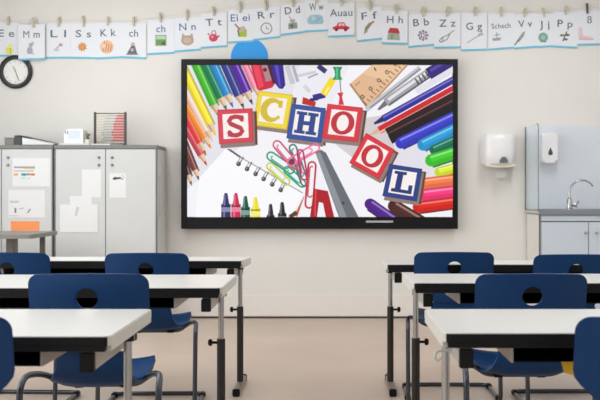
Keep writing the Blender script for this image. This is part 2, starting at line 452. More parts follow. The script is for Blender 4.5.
# crayons along the bottom
for x, y, w, c in ((226.5, 193, 9.5, (44, 46, 108)), (236.5, 193, 9.5, (206, 40, 84)), (246, 196, 9, (14, 84, 62)), (256, 197, 9.5, (238, 222, 40)), (271, 204, 8, (36, 34, 42)), (282.5, 202, 8.5, (32, 30, 38))):
    S.poly([(x-1.4, y), (x+1.4, y), (x+w*.36, y+11), (x-w*.36, y+11)], c); S.line(x, y+11, x, 219, w, c); S.line(x-w*.15, y+2, x-w*.2, 219, w*.2, mixc(c, (255, 255, 255), .35))
    S.line(x-w/2, y+13, x+w/2, y+13, 1.2, mixc(c, (0, 0, 0), .5)); S.line(x-w/2, y+16.5, x+w/2, y+16.5, 4.6, mixc(c, (255, 255, 255), .45))
# paper clips
def clip(x0, y0, x1, y1, w, col, lw=1.7):
    d = math.hypot(x1-x0, y1-y0); ux, uy = (x1-x0)/d, (y1-y0)/d; nx, ny = -uy, ux
    def ringp(a, e, hw):
        pts = []
        for t in range(-90, 91, 30): pts.append((e+hw*math.cos(math.radians(t)), hw*math.sin(math.radians(t))))
        for t in range(90, 271, 30): pts.append((a+hw*math.cos(math.radians(t)), hw*math.sin(math.radians(t))))
        return [(x0+ux*p_+nx*q_, y0+uy*p_+ny*q_) for p_, q_ in pts]
    S.ring(ringp(w/2, d-w/2, w/2), lw, col); S.path(ringp(w*.9, d*.72, w*.28)[:12], lw*.9, mixc(col, (255, 255, 255), .2))
clip(268, 164, 289, 184, 7, (196, 208, 84)); clip(268, 154, 294, 172, 8, (20, 150, 108)); clip(285, 168, 305, 186, 7, (30, 160, 120))
clip(292, 145, 306, 186, 7, (54, 110, 110)); clip(275, 142, 297, 168, 8, (206, 74, 112)); clip(288, 164, 319, 146, 7.5, (232, 110, 160)); clip(300, 150, 305, 180, 6, (180, 40, 90))
clip(312.5, 162, 309, 208, 7.5, (196, 46, 70), 1.9)
S.disc(292, 162, 3, (120, 50, 80)); S.line(296, 216, 304.5, 196, 3.5, (196, 110, 60), .6); S.line(290, 217, 297, 212, 4, (90, 60, 50))
S.poly([(314, 188.5), (328, 191), (334.5, 218), (326, 218), (323, 203), (319, 202), (317, 218), (310, 218)], (176, 26, 40)); S.line(316, 190, 315, 216, 1.6, (214, 70, 80))
S.poly([(315.5, 153), (321, 150), (326, 153), (360, 220), (340, 220)], (104, 108, 116)); S.poly([(316, 154), (320, 152), (348, 220), (341, 220)], (142, 146, 154)); S.disc(343, 203, 1.6, (70, 74, 80), n=10)
S.done('screen_picture', dsp, M['screen'])

# ------------------------------------------------------------------ sky blue disc on the wall behind the display
b = BM(); X, Z = PX(249.5, 57, YW)
lathe(b, [(.163, -.002), (.163, .0018)], (0, 0, 0), 'y', 48)
d = obj('paper_disc', b, M['discblue']); d.location = (X, YW-.002, Z)
tag(d, 'round sky blue paper disc on the wall, half hidden by the display top', 'disc')

# ------------------------------------------------------------------ letter cards on a string
def text_bm(s, size):
    """one mesh per character, laid out by the built-in font"""
    def mesh_of(t):
        cu = bpy.data.curves.new('txt', 'FONT'); cu.body = t; cu.size = size; cu.resolution_u = 3; cu.space_character = 1.05; cu.offset = 0 if t == 'M' else size*.008
        o = bpy.data.objects.new('txt', cu); C.objects.link(o)
        dg = bpy.context.evaluated_depsgraph_get(); dg.update()
        me = bpy.data.meshes.new_from_object(o.evaluated_get(dg))
        bm = BM(); bm.from_mesh(me)
        bpy.data.objects.remove(o); bpy.data.curves.remove(cu); bpy.data.meshes.remove(me)
        return bm
    parts = []
    for i, ch in enumerate(s):
        if ch == ' ': continue
        pre = mesh_of(s[:i+1]); xr = max(v.co.x for v in pre.verts); pre.free()
        bm = mesh_of(ch); d = xr-max(v.co.x for v in bm.verts)
        bmesh.ops.translate(bm, verts=bm.verts, vec=(d, 0, 0)); parts.append(bm)
    xs = [v.co.x for bm in parts for v in bm.verts]; cx = (min(xs)+max(xs))/2
    for bm in parts: bmesh.ops.translate(bm, verts=bm.verts, vec=(-cx, 0, 0))
    return [[v.co.copy() for v in bm.verts] for bm in parts], parts
def pic_sun(f, x, y):
    f.poly([(x+(5.2 if k % 2 else 3.2)*math.cos(PI*k/9), y+(5.2 if k % 2 else 3.2)*math.sin(PI*k/9)) for k in range(18)], (214, 146, 84)); f.disc(x, y, 2.6, (226, 160, 96))
def pic_mouse(f, x, y):
    c = (176, 176, 190); f.disc(x-.5, y+2.5, 3, c, 3.6); f.disc(x+.6, y-3, 2.2, c); f.disc(x+2.4, y-5, 1.3, (196, 186, 196)); f.line(x-3, y+5, x+4, y+5.5, 1, c)
def pic_leaf(f, x, y):
    f.line(x-5, y+4, x+1, y-1, 1, (180, 170, 180)); f.disc(x+2, y-1.5, 2, (188, 156, 168), 1.6); f.disc(x-2, y+3.5, 2.4, (206, 204, 212), 1.6)
def pic_duck(f, x, y):
    f.disc(x, y+2, 4, (234, 230, 128), 4.6); f.disc(x+1, y-3, 2.4, (238, 236, 150)); f.line(x+1, y-1, x+1, y+5, .9, (170, 170, 110))
def pic_ball(f, x, y):
    f.disc(x, y, 6.8, (240, 196, 160)); 
    for k in range(4): f.line(x-2+k*2.2, y-5+k, x-4+k*2.6, y+5, .9, (206, 138, 110))
    f.disc(x-3, y-1, 2, (244, 214, 190))
def pic_kneel(f, x, y):
    c = (112, 108, 116); f.disc(x+.6, y-5.5, 2, (206, 180, 170)); f.poly([(x-1, y-4), (x+2.6, y-4), (x+5, y+4), (x-5.5, y+4)], c); f.line(x-6, y+4.5, x+6, y+4.5, 1.2, (150, 144, 150)); f.disc(x, y, 1.7, (186, 186, 196))
def pic_meadow(f, x, y):
    f.poly([(x-5.5, y-5.5), (x+5.5, y-5.5), (x+5.5, y+5.5), (x-5.5, y+5.5)], (150, 170, 130)); f.poly([(x-4.5, y-4.5), (x+4.5, y-4.5), (x+4.5, y-1), (x-4.5, y-1)], (196, 214, 190)); f.poly([(x-4.5, y-1), (x+4.5, y-1), (x+4.5, y+4.5), (x-4.5, y+4.5)], (112, 160, 96)); f.poly([(x+1, y+2), (x+4.5, y+1), (x+4.5, y+4.5), (x, y+4.5)], (70, 110, 60))
def pic_nest(f, x, y):
    c = (190, 168, 150); f.disc(x, y+1.5, 6.4, c, 5); f.poly([(x-6, y+1), (x-5, y-6), (x-1.6, y-2.4)], c); f.poly([(x+6, y+1), (x+5, y-6), (x+1.6, y-2.4)], c); f.disc(x, y+1.5, 4, (206, 188, 168), 3)
def pic_teapot(f, x, y):
    c = (214, 74, 104); f.disc(x, y+1.5, 4.4, c, 3.8); f.ring([(x-2, y-2), (x-1, y-5.5), (x+2, y-5.5), (x+2.6, y-2)], .9, (190, 120, 140)); f.line(x+4, y+1, x+6, y-1, 1.6, c); f.line(x-3.8, y-1, x-5.6, y-3, 1.2, c); f.disc(x-1, y+.6, 1.1, (240, 170, 186))
def pic_bucket(f, x, y):
    f.poly([(x-4, y-2), (x+5, y-1), (x+4.6, y+6), (x-3.4, y+6)], (176, 196, 74)); f.poly([(x-4, y-3), (x+2, y-5), (x+5, y-1), (x-3, y+2)], (196, 190, 172)); f.line(x-7, y-7, x-2, y-1, 1.5, (176, 110, 110)); f.line(x-4, y-1, x-3, y+5, 1.4, (110, 110, 100))
def pic_clock(f, x, y):
    f.disc(x, y, 6, (168, 160, 164)); f.disc(x, y, 4.7, (238, 240, 246)); f.line(x, y, x, y-3, .7, (120, 116, 124)); f.line(x, y, x+2.4, y+1, .7, (120, 116, 124))
def pic_tin(f, x, y):
    f.poly([(x-4.6, y), (x+4, y-1), (x+4.6, y+5), (x-4.6, y+6)], (146, 156, 148)); f.disc(x-.5, y-2.5, 2.8, (176, 176, 178), 2); f.line(x-4, y-7, x-1, y-3, 1, (190, 176, 176)); f.disc(x-1, y+2.5, 1.6, (90, 100, 98))
def pic_cloud(f, x, y):
    c = (164, 198, 216); f.poly([(x-8, y+3), (x-8, y-1), (x-5, y-4), (x+2, y-5), (x+7, y-3.5), (x+8.4, y+2), (x+7, y+4.5), (x-6, y+5)], c); f.disc(x-2, y-1, 2, (190, 216, 230)); f.line(x, y+2, x+6, y-2, .9, (140, 178, 200))
def pic_car(f, x, y):
    c = (208, 66, 84); f.poly([(x-8.5, y+2.5), (x-8, y), (x-4.5, y-1), (x-3, y-4.4), (x+3, y-4.6), (x+5, y-1), (x+8.3, y), (x+8.5, y+2.4)], c); f.poly([(x-2.6, y-1), (x-1.8, y-3.4), (x+.2, y-3.5), (x+.2, y-1)], (240, 216, 220)); f.poly([(x+.9, y-1), (x+.9, y-3.5), (x+2.6, y-3.4), (x+3.8, y-1)], (240, 216, 220)); f.disc(x-4.6, y+2.6, 1.9, (150, 40, 60)); f.disc(x+4.6, y+2.6, 1.9, (150, 40, 60))
def pic_feather(f, x, y):
    f.poly([(x-5, y+6), (x-4, y), (x, y-4.5), (x+5.4, y-6), (x+3, y-3), (x, y), (x-2, y+5)], (146, 140, 112)); f.line(x-5, y+7, x+4, y-5, .8, (190, 178, 150)); f.line(x+2, y-4.5, x+5.4, y-6, 1.4, (176, 110, 96))
def pic_house(f, x, y):
    f.poly([(x-6, y-1), (x+5, y), (x+6, y+7), (x-7, y+6.4)], (164, 178, 160)); f.poly([(x-6.5, y-.6), (x-4, y-5.6), (x+4, y-5), (x+6, y+.4)], (190, 64, 72)); f.line(x-2, y+1, x-2.4, y+6, 1.6, (130, 146, 130))
def pic_blossom(f, x, y):
    for k in range(8): f.disc(x+4.2*math.cos(PI*k/4), y+4.2*math.sin(PI*k/4), 1.4, (164, 132, 168), n=8)
    for k in range(5): f.disc(x+2*math.cos(2*PI*k/5), y+2*math.sin(2*PI*k/5), .9, (120, 96, 136), n=8)
def pic_tongs(f, x, y):
    f.path([(x+8, y-6), (x+1, y-1), (x-4, y+1), (x-7, y+5)], 1, (160, 160, 166)); f.path([(x+4, y-3), (x+1, y+3), (x-5, y+6)], 1, (150, 150, 156)); f.ring([(x-7, y+4), (x-3, y+1.4), (x-3.6, y+4.6), (x-6, y+6)], .8, (150, 150, 156))
def pic_fork(f, x, y):
    f.line(x-8, y+6, x+3, y-1, 1, (176, 176, 182)); f.line(x+3, y-1, x+8, y-3, 2, (186, 186, 192)); f.line(x+3, y-2, x+7, y-5, .8, (170, 170, 176))
def pic_ship(f, x, y):
    c = (168, 168, 176); f.poly([(x-5, y+2), (x+4, y+1), (x+3, y+4), (x-4, y+4.6)], c); f.line(x, y+2, x-.4, y-4, 1, c); f.line(x-3, y-1, x+3, y-2, .8, c)
def pic_bird(f, x, y):
    f.poly([(x-6, y+7), (x-1, y-1), (x+2, y-5), (x+4.6, y-6), (x+3, y-1), (x-1, y+4)], (158, 164, 162)); f.line(x-6, y+8, x-2, y+2, 1.2, (110, 116, 112))
def pic_yoyo(f, x, y):
    f.disc(x, y, 4.8, (128, 176, 160)); f.disc(x, y, 2.2, (168, 200, 190)); f.line(x-3, y+4, x+3, y+4.6, 1, (90, 140, 126))
def pic_plant(f, x, y):
    c = (96, 106, 92); f.line(x-2, y+5, x+2, y-5, 1.2, c); f.disc(x-2.6, y-1, 2.6, (126, 134, 112), 1.2); f.disc(x+2.6, y-1.4, 2.4, (110, 118, 98), 1.3); f.disc(x+1, y+3, 2, (126, 120, 110), 1.3)
def pic_foot(f, x, y):
    f.poly([(x-8, y-6), (x-4.5, y-6), (x-4, y+2), (x+4, y+3), (x+7, y+5.6), (x-8, y+5.6)], (236, 206, 216)); f.line(x-7.6, y+5.8, x+7, y+5.8, 1.2, (220, 168, 184))
cards = [  # left, right, top, bottom left, bottom right, letters, letter height row, picture, picture x, y, peg x, y, lift, words
 (-6, 19.2, 22.5, 56.5, 57, 'E e', 34, pic_duck, 9.5, 49, 9, 21, .004, 'yellow duck picture, partly behind the clock'),
 (19.5, 46, 25, 61, 60.3, 'M m', 35.5, pic_mouse, 31.5, 48.5, 35, 22, .030, 'small grey mouse picture, overlapping the clock'),
 (46, 71, 23.5, 58.8, 58.6, 'L l', 34.5, pic_leaf, 59, 46.5, 59, 21, .006, 'faint pinkish picture, left of the sun card'),
 (71, 96, 23.5, 58.6, 59, 'S s', 34.5, pic_sun, 82.5, 47, 84, 20, .004, 'orange sun picture'),
 (96, 121, 22.5, 59.5, 58.2, 'K k', 33.5, pic_ball, 107, 47, 108, 21, .006, 'peach coloured ball picture'),
 (121, 146.5, 23, 58, 59.2, 'ch', 34, pic_kneel, 132.5, 50, 134, 21, .008, 'grey seated figure picture'),
 (147.5, 174.5, 19.5, 55, 53.8, 'ch', 29.5, pic_meadow, 161, 40.5, 161, 17, .006, 'green square meadow picture'),
 (174.5, 201, 17.5, 52.5, 50.5, 'N n', 27.5, pic_nest, 187.5, 39, 187, 14, .004, 'brown eared basket picture'),
 (201, 227, 13, 48.8, 47, 'T t', 23, pic_teapot, 213.5, 36.5, 214, 11, .006, 'pink red round picture'),
 (228, 253, 9.5, 43.5, 42.3, 'Ei ei', 18.5, pic_bucket, 242, 31, 240, 5.5, .006, 'green bucket picture above the blue disc'),
 (253, 280, 7.5, 41, 37.8, 'R r', 15.5, pic_clock, 266.5, 28.5, 266, 3, .004, 'round grey dial picture'),
 (280.5, 305, 4, 36, 32.8, 'D d', 11, pic_tin, 293, 23.5, 293, 1, .006, 'grey green tin picture'),
 (305, 328, .5, 32.4, 31.3, 'W w', 7.5, pic_cloud, 315.5, 19.5, 316, -3, .004, 'pale blue cloud shaped picture'),
 (328, 354.5, 3, 37.7, 36.6, 'Auau', 13.5, pic_car, 341, 27, 341, 1, .008, 'red car picture'),
 (357, 382, 7.5, 42.3, 39.6, 'F f', 16.5, pic_feather, 369, 27.5, 370, 4, .006, 'brown green feather picture'),
 (382, 407.5, 10.5, 44.2, 44.8, 'H h', 20.5, pic_house, 394, 33.5, 396, 8.5, .008, 'red roofed house picture'),
 (408.5, 434, 13.5, 48, 45.6, 'B b', 23, pic_blossom, 423, 35.5, 423, 11, .006, 'purple dotted blossom picture'),
 (434, 460.5, 13.5, 48.7, 48.2, 'Z z', 24, pic_tongs, 446, 36.5, 447, 11, .008, 'grey pliers picture'),
 (461, 487, 13, 51.2, 50.6, 'G g', 27, pic_fork, 475, 37, 475, 11, .006, 'grey fork picture'),
 (488, 514, 13.5, 50.6, 48.6, 'Schsch', 25.5, pic_ship, 497, 36.5, 501, 11, .004, 'tiny grey picture low on its left'),
 (514, 536.5, 14, 49.4, 47.6, 'V v', 24.5, pic_bird, 520.5, 37.5, 524, 12, .006, 'grey bird picture'),
 (536.5, 552.5, 14, 48, 47, 'J j', 25, pic_yoyo, 543, 37.5, 544, 12, .004, 'round teal picture'),
 (552.5, 577, 12, 47.5, 48.7, 'P p', 24.5, pic_plant, 564.5, 36.5, 565, 10, .007, 'dark sprig picture'),
 (577, 602, 10.5, 45.8, 45.2, 'ß', 20.5, pic_foot, 586.5, 33.5, 587, 7.5, .005, 'pale pink picture, last at the right'),
]
for (x0, x1, t, bl, br, s, ly, pf, pxx, pyy, gx, gy, lift, words) in cards:
    Y = YW-lift
    X0, Z0 = PX((x0+x1)/2, bl, YW)
    r = thing('letter_card', 'white letter card reading %s with a %s' % (s.replace(' ', ' '), words), 'card', (X0, Y, Z0), 0, 'letter cards hung along the top of the wall')
    b = BM(); tl = t+(bl-(bl+br)/2)*.7; tr = t+(br-(bl+br)/2)*.7
    prism(b, [PX(x0, tl, YW), PX(x1, tr, YW), PX(x1, br, YW), PX(x0, bl, YW)], 'y', Y, Y-.0012)
    obj('card_sheet', b, M['paper2'], r, world=True)
    b = BM(); prism(b, [PX(x0, bl-1.9, YW), PX(x1, br-1.9, YW), PX(x1, br, YW), PX(x0, bl, YW)], 'y', Y-.0013, Y-.0017)
    obj('blue_border', b, M['cyan'], r, world=True)
    long = len(s) > 5
    b, parts = text_bm(s, .062 if long else .09)
    X, Z = PX((x0+x1)/2, ly+2.8, YW); ang = -math.atan2(br-bl, x1-x0)*.8
    w_ = max(v.x for q in b for v in q)-min(v.x for q in b for v in q)
    want = w_
    if len(s) > 2: want = .021*(9.4 if s == 'Auau' else 8)
    if s[1:2] == ' ': want = (x1-x0)*.0088*.62
    lm = M['ink2'] if s in ('N n', 'Ei ei') or words.startswith('green square') else M['ink']
    mtx = Matrix.Translation((X, Y-.0016, Z)) @ Matrix.Rotation(-ang, 4, 'Y') @ Matrix.Rotation(PI/2, 4, 'X') @ Matrix.Diagonal((want/w_, 1, 1, 1))
    for bm_ in parts:
        bmesh.ops.transform(bm_, matrix=mtx, verts=bm_.verts)
        obj('letter', bm_, lm, r, world=True)
    f = Flat(Y-.0016, lambda a, c_: PX(a, c_, YW)); pf(f, pxx, pyy)
    f.done('card_picture', r, M['print'])
    # clothes peg
    X, Z = PX(gx, gy, YW)
    nm = s.replace(' ', '')
    near = {'ch': 'ch card with the %s' % words.replace(' picture', '')}.get(s, '%s letter card' % s)
    pg = thing('clothes_peg', ('dark brown' if s == 'ß' else 'small pale wooden') + ' clothes peg above the ' + near, 'peg', (X, Y-.0002, Z-.03), 0, 'clothes pegs holding the letter cards')
    b = BM(); a = math.radians(random.uniform(-12, 12))
    top_z = {'W w': .02}.get(s, .035)
    wd = M['pegdark'] if s == 'ß' else M['wood']
    zt, zb = PX(gx, gy-4, YW)[1]-(Z-.03), PX(gx, max(t+3.2, gy+3), YW)[1]-(Z-.03)
    prism(b, [(-.007, zb), (.007, zb), (.008+a*.05, zt), (-.008+a*.05, zt)], 'y', -.001, -.009); obj('peg_half', b, wd, pg)
    b = BM(); prism(b, [(-.007, zb), (.007, zb), (.009+a*.05, zt-.004), (-.007+a*.05, zt-.004)], 'y', -.012, -.02); obj('peg_half', b, wd, pg)
    b = BM(); lathe(b, [(.004, -.008), (.004, .008)], (0, -.0105, (zb+zt)/2), 'x', 8); obj('peg_spring', b, M['lock'], pg)
b = BM()
pts = []
for c in cards:
    X, Z = PX(c[10], c[11], YW); pts.append((X, YW-c[12]-.0115, Z))
tube(b, [(-3.4, YW-.003, pts[0][2]+.01)]+pts+[(3.2, YW-.003, pts[-1][2])], .0012, 5)
tag(obj('hanging_string', b, M['string']), 'thin pale string stretched along the wall through the clothes pegs', 'string')

# ------------------------------------------------------------------ wall clock
X, Z = PX(16, 72, YW)
ck = thing('wall_clock', 'round wall clock with thick black rim at the upper left, below the letter cards', 'clock', (X, YW, Z))
b = BM(); R0, R1 = .148, .108
lathe(b, [(R1+.002, 0), (R0, 0), (R0, -.016), (R0-.012, -.025), (R1+.006, -.025), (R1, -.014), (R1, -.002)], (0, 0, 0), 'y', 48)
obj('clock_rim', b, M['clockblack'], ck, smooth=True)
b = BM(); lathe(b, [(R1, -.0035), (R1, -.008)], (0, 0, 0), 'y', 48); obj('clock_face', b, M['clockface'], ck)
for a, l, w in ((160, .085, .005), (-25, .05, .006)):
    b = BM(); box(b, -w/2, w/2, -.0105, -.009, -.015, l)
    bmesh.ops.rotate(b, verts=b.verts, cent=(0, 0, 0), matrix=Matrix.Rotation(math.radians(a), 3, 'Y'))
    obj('clock_hand', b, M['dgrey'] if l > .06 else M['seam'], ck)
b = BM()
for k in range(12):
    a = PI*k/6; box(b, .09*math.sin(a)-.003, .09*math.sin(a)+.003, -.0095, -.008, .09*math.cos(a)-.003, .09*math.cos(a)+.003)
obj('hour_marks', b, M['seam'], ck)

# ------------------------------------------------------------------ cabinets
YC = 7.92
def cabinet(x0, x1, label):
    r = thing('storage_cabinet', label, 'cabinet', ((x0+x1)/2, YC+.2, 0), 0, 'storage cabinets against the front wall')
    H = 1.501
    b = BM(); box(b, x0, x1, YC+.02, YW-.016, .06, H-.032, .003); obj('carcass', b, M['cab'], r, world=True)
    b = BM(); box(b, x0-.002, x1+.002, YC-.004, YW-.016, H-.032, H, .004); obj('top_panel', b, M['cabtop'], r, world=True)
    b = BM(); box(b, x0+.02, x1-.02, YC+.05, YW-.03, 0, .06); obj('plinth', b, M['cabpost'], r, world=True)
    b = BM(); box(b, x0, x0+.009, YC-.002, YC+.02, .06, H-.032); box(b, x1-.009, x1, YC-.002, YC+.02, .06, H-.032); obj('edge_strip', b, M['cabpost'], r, world=True)
    mid = (x0+x1)/2
    for s in (-1, 1):
        a, c = (x0+.011, mid-.004) if s < 0 else (mid+.004, x1-.011)
        b = BM(); box(b, a, c, YC, YC+.019, .075, H-.036, .002); d = obj('door', b, M['cab'], r, world=True)
        lx = mid-s*-.055 if False else mid+s*.055
        for dz in (.105, .168):
            b = BM(); lathe(b, [(.011, 0), (.011, -.008), (.007, -.012)], (lx, YC, H-dz), 'y', 14)
            obj('lock' if dz > .12 else 'door_knob', b, M['lock'], d, world=True, smooth=True)
    return r, mid
xA0, xA1 = -3.19, PX(53, 0, YC)[0]; xB0, xB1 = PX(54.2, 0, YC)[0], PX(157, 0, YC)[0]
cA, mA = cabinet(xA0+.005, xA1, 'pale grey two-door cabinet at the far left with an orange strip on its door')
cB, mB = cabinet(xB0, xB1, 'pale grey two-door cabinet with abacus on top, beside the display')
b = BM(); prism(b, rrect(xB1-1e-4-.0, xB1+.012, 0, 1, .005, 3), 'z', .9, 1.25)
for v in b.verts: v.co.y = YC+.1+(v.co.y)*.05
tag(obj('side_grip', b, M['edge'], cB, world=True), 'upright pale grip on the cabinet side')

def sheet(px0, py0, px1, py1, name, label, m, off=.0, prints=(), tilt=0):
    Y = YC-.0005-off
    X0, Z1 = PX(px0, py0, YC); X1, Z0 = PX(px1, py1, YC)
    r = thing(name, label, 'paper', ((X0+X1)/2, Y, Z0), 0, 'papers stuck on the cabinet doors')
    b = BM(); prism(b, [(X0, Z0), (X1, Z0+tilt), (X1, Z1+tilt), (X0, Z1)], 'y', Y, Y-.0012)
    obj('sheet', b, m, r, world=True)
    if prints:
        f = Flat(Y-.0014, lambda a, c_: PX(a, c_, YC), .0001)
        for pr in prints: f.line(*pr)
        f.done('sheet_picture', r, M['print'])
sheet(12.5, 158, 50, 186.5, 'paper_sheet', 'white sheet with coloured marks, top of the left cabinet door', M['paper'], prints=[
    (14, 167.3, 35, 167.3, 1.8, (166, 160, 164)), (24, 168.5, 35, 168.5, 1, (210, 196, 110)), (14, 171, 34, 171, 1.1, (184, 184, 190)), (14, 174.5, 18, 174.5, 2.2, (236, 176, 90)),
    (21.5, 174.5, 26.5, 174.5, 2.4, (60, 150, 160)), (27, 174.3, 30, 174.3, 2, (150, 130, 130)), (30.5, 174.5, 35, 174.5, 2.2, (226, 120, 90)), (21, 178, 26, 178, 1.6, (170, 226, 234)), (28, 178.5, 30, 178.5, 1, (240, 170, 170))])
sheet(8.5, 190, 45, 217.5, 'paper_sheet', 'white sheet with small grey scribbles above the orange strip', M['paper'], prints=[
    (10, 201.8, 19, 201.8, 2, (200, 200, 204)), (15.5, 208, 15.5, 213, 1.8, (130, 130, 136)), (19, 209, 24, 208, 1.2, (196, 196, 202)), (27.5, 213, 30.5, 209, 1.1, (120, 120, 128)), (9, 215.5, 18, 215.8, .8, (200, 200, 204))])
sheet(11, 221.2, 39.5, 231, 'paper_strip', 'orange paper strip low on the left cabinet door', M['orange'])
sheet(82, 169.5, 101, 197.5, 'paper_sheet', 'plain white upper sheet on the middle cabinet door', M['paper'])
sheet(70, 196, 92, 208.5, 'paper_sheet', 'plain white sheet half under the larger sheet on the middle door', M['paper'], .0013)
sheet(60, 204.5, 98, 232.5, 'paper_sheet', 'large white sheet with a grey smudge low on the middle door', M['paper'], .0028, [(76, 216, 78, 207, 2, (206, 206, 210), 3)])
sheet(109.5, 173, 126, 197.5, 'paper_sheet', 'small white sheet with a black arc on the right cabinet door', M['paper'], prints=[
    (113, 179, 121, 177.8, 1.8, (60, 62, 66)), (113, 178.6, 116, 177, 1.2, (90, 92, 96)), (120, 178, 123, 179.4, 1.2, (120, 122, 126)), (122, 174.5, 124.5, 178, .8, (190, 190, 196))], tilt=-.003)

# ------------------------------------------------------------------ things on the cabinets
ZT = 1.501
def at(px, Y): return (px-CX)*Y/F
def zz(py, Y): return EYE-(py-CY)*Y/F
# abacus
Y = 8.12; x0, x1 = at(94, Y), at(126.5, Y); zt = zz(112, Y)
r = thing('abacus', 'counting frame with dark uprights and red beads on top of the cabinet', 'abacus', ((x0+x1)/2, Y, ZT))
for x in (x0+.009, x1-.009):
    b = BM(); box(b, x-.009, x+.009, Y-.012, Y+.012, ZT+.012, zt, .003); obj('upright', b, M['abframe'], r, world=True)
    b = BM(); box(b, x-.014, x+.014, Y-.06, Y+.06, ZT, ZT+.012, .003); obj('foot', b, M['abframe'], r, world=True)
for z in (zt-.012, ZT+.02):
    b = BM(); box(b, x0+.018, x1-.018, Y-.006, Y+.006, z-.004, z+.004, .002); obj('crossbar', b, M['abframe'], r, world=True)
for k in range(10):
    z = zt-.033-k*.0232
    b = BM(); tube(b, [(x0+.018, Y, z), (x1-.018, Y, z)], .0018, 6); rod = obj('rod', b, M['lock'], r, world=True)
    nr = (4, 5, 5, 6, 6, 6, 7, 7, 6, 7)[k]
    b = BM()
    for q in range(nr): lathe(b, [(.003, -.0075), (.0085, -.003), (.0085, .003), (.003, .0075)], (x1-.028-q*.0155, Y, z), 'x', 10)
    tag(obj('bead_row', b, M['red'], rod, world=True, smooth=True), 'row of red beads')
    b = BM()
    for q in range(10-nr): lathe(b, [(.003, -.0075), (.0085, -.003), (.0085, .003), (.003, .0075)], (x0+.028+q*.0155, Y, z), 'x', 10)
    tag(obj('bead_row', b, M['cream'], rod, world=True, smooth=True), 'row of cream beads')
# binder lying on its side, wedge shaped
Y0, Y1 = 7.95, 8.24; Y = Y0
r = thing('ring_binder', 'black ring binder full of papers lying on the left cabinet', 'binder', (at(35, Y), 8.1, ZT))
b = BM(); prism(b, [(at(14, Y), zz(135.5, Y)), (at(20, Y), zz(135, Y)), (at(58, Y), ZT+.014), (at(58, Y), ZT+.011), (at(20, Y), zz(135.6, Y)-.004), (at(14, Y), zz(136, Y)-.003)], 'y', Y0, Y1); obj('top_cover', b, M['dgrey'], r, world=True)
b = BM(); box(b, at(14, Y), at(57, Y), Y0, Y1, ZT, ZT+.004); obj('bottom_cover', b, M['dgrey'], r, world=True)
b = BM(); box(b, at(14, Y), at(21.5, Y), Y0-.001, Y1, ZT+.004, zz(136.6, Y), .004); obj('spine', b, M['clockblack'], r, world=True)
b = BM(); prism(b, [(at(22, Y), ZT+.0045), (at(54, Y), ZT+.0045), (at(54, Y), ZT+.012), (at(22, Y), zz(137.4, Y))], 'y', Y0+.005, Y1-.01); obj('paper_block', b, M['paper'], r, world=True)
b = BM(); box(b, at(4, Y), at(13.6, Y), 7.96, 8.2, ZT, zz(138.3, Y), .004)
bx = thing('storage_box', 'small dark grey box beside the black ring binder', 'box', (at(9, Y), 8.08, ZT))
obj('box_body', b, M['cabtop'], bx, world=True)
b = BM(); box(b, at(3.6, Y), at(13.8, Y), 7.957, 8.203, zz(138.3, Y), zz(137.6, Y), .002); obj('box_lid', b, M['cabpost'], bx, world=True)
# stack of papers
Y = 8.0
b = BM()
for k in range(6):
    o_ = random.uniform(-.006, .006); box(b, at(60, Y)+o_, at(91, Y)+o_, 7.96+o_, 8.28+o_, ZT+k*.003, ZT+k*.003+.0028)
tag(obj('paper_stack', b, M['paper'], origin=(at(76, Y), 8.1, ZT)), 'low stack of white paper under the white box on the cabinet', 'paper')
zp = ZT+.018
Y = 8.05
r = thing('desk_organiser', 'white plastic box with pale blue front on the paper stack', 'box', (at(72, Y), 8.12, zp))
b = BM(); prism(b, [(at(64, Y), zp), (at(83, Y), zp), (at(83, Y), zz(130, Y)), (at(80, Y), zz(128.5, Y)), (at(67, Y), zz(129, Y)), (at(64, Y), zz(133, Y))], 'y', Y, 8.2); obj('box_body', b, M['wplastic'], r, world=True)
b = BM(); box(b, at(68, Y), at(79.5, Y), Y-.003, Y, zz(139, Y), zz(130.5, Y), .001); obj('front_panel', b, M['paleblue'], r, world=True)
for px in (65.5, 67.5):
    b = BM(); box(b, at(px, Y)-.003, at(px, Y)+.003, Y-.004, Y, zz(134, Y), zz(131, Y)); obj('slot', b, M['lock'], r, world=True)
r = thing('potted_plant', 'tiny potted green plant between the white box and the abacus', 'plant', (at(87.5, Y), 8.05, zp))
b = BM(); lathe(b, [(.016, 0), (.022, .035), (.019, .035), (.017, .03)], (0, 0, 0), 'z', 14); obj('pot', b, M['cream'], r, smooth=True)
b = BM()
for k in range(46):
    a, h = random.uniform(0, 2*PI), random.uniform(.035, .085); rr = random.uniform(.004, .024)
    c = Vector((rr*math.cos(a), rr*math.sin(a), h)); d1 = Vector((random.uniform(-1, 1), random.uniform(-1, 1), random.uniform(-.6, .9))).normalized()*.011
    d2 = d1.cross(Vector((random.uniform(-1, 1), .3, random.uniform(-1, 1)))).normalized()*.006
    b.faces.new([b.verts.new(q) for q in (c-d1, c+d2, c+d1, c-d2)])
for k in range(7):
    a = 2*PI*k/7; tube(b, [(0, 0, .03), (.01*math.cos(a), .01*math.sin(a), .07)], .0015, 5)
obj('foliage', b, M['green'], r)
Y = 8.0
b = BM()
for k in range(3):
    o_ = random.uniform(-.004, .004); box(b, at(92.5, Y)+o_, at(112, Y)+o_, 7.95, 8.04, ZT+k*.004, ZT+k*.004+.0038)
tag(obj('paper_pad', b, M['paper'], origin=(at(101, Y), 8.0, ZT)), 'flat white paper pad in front of the abacus', 'paper')

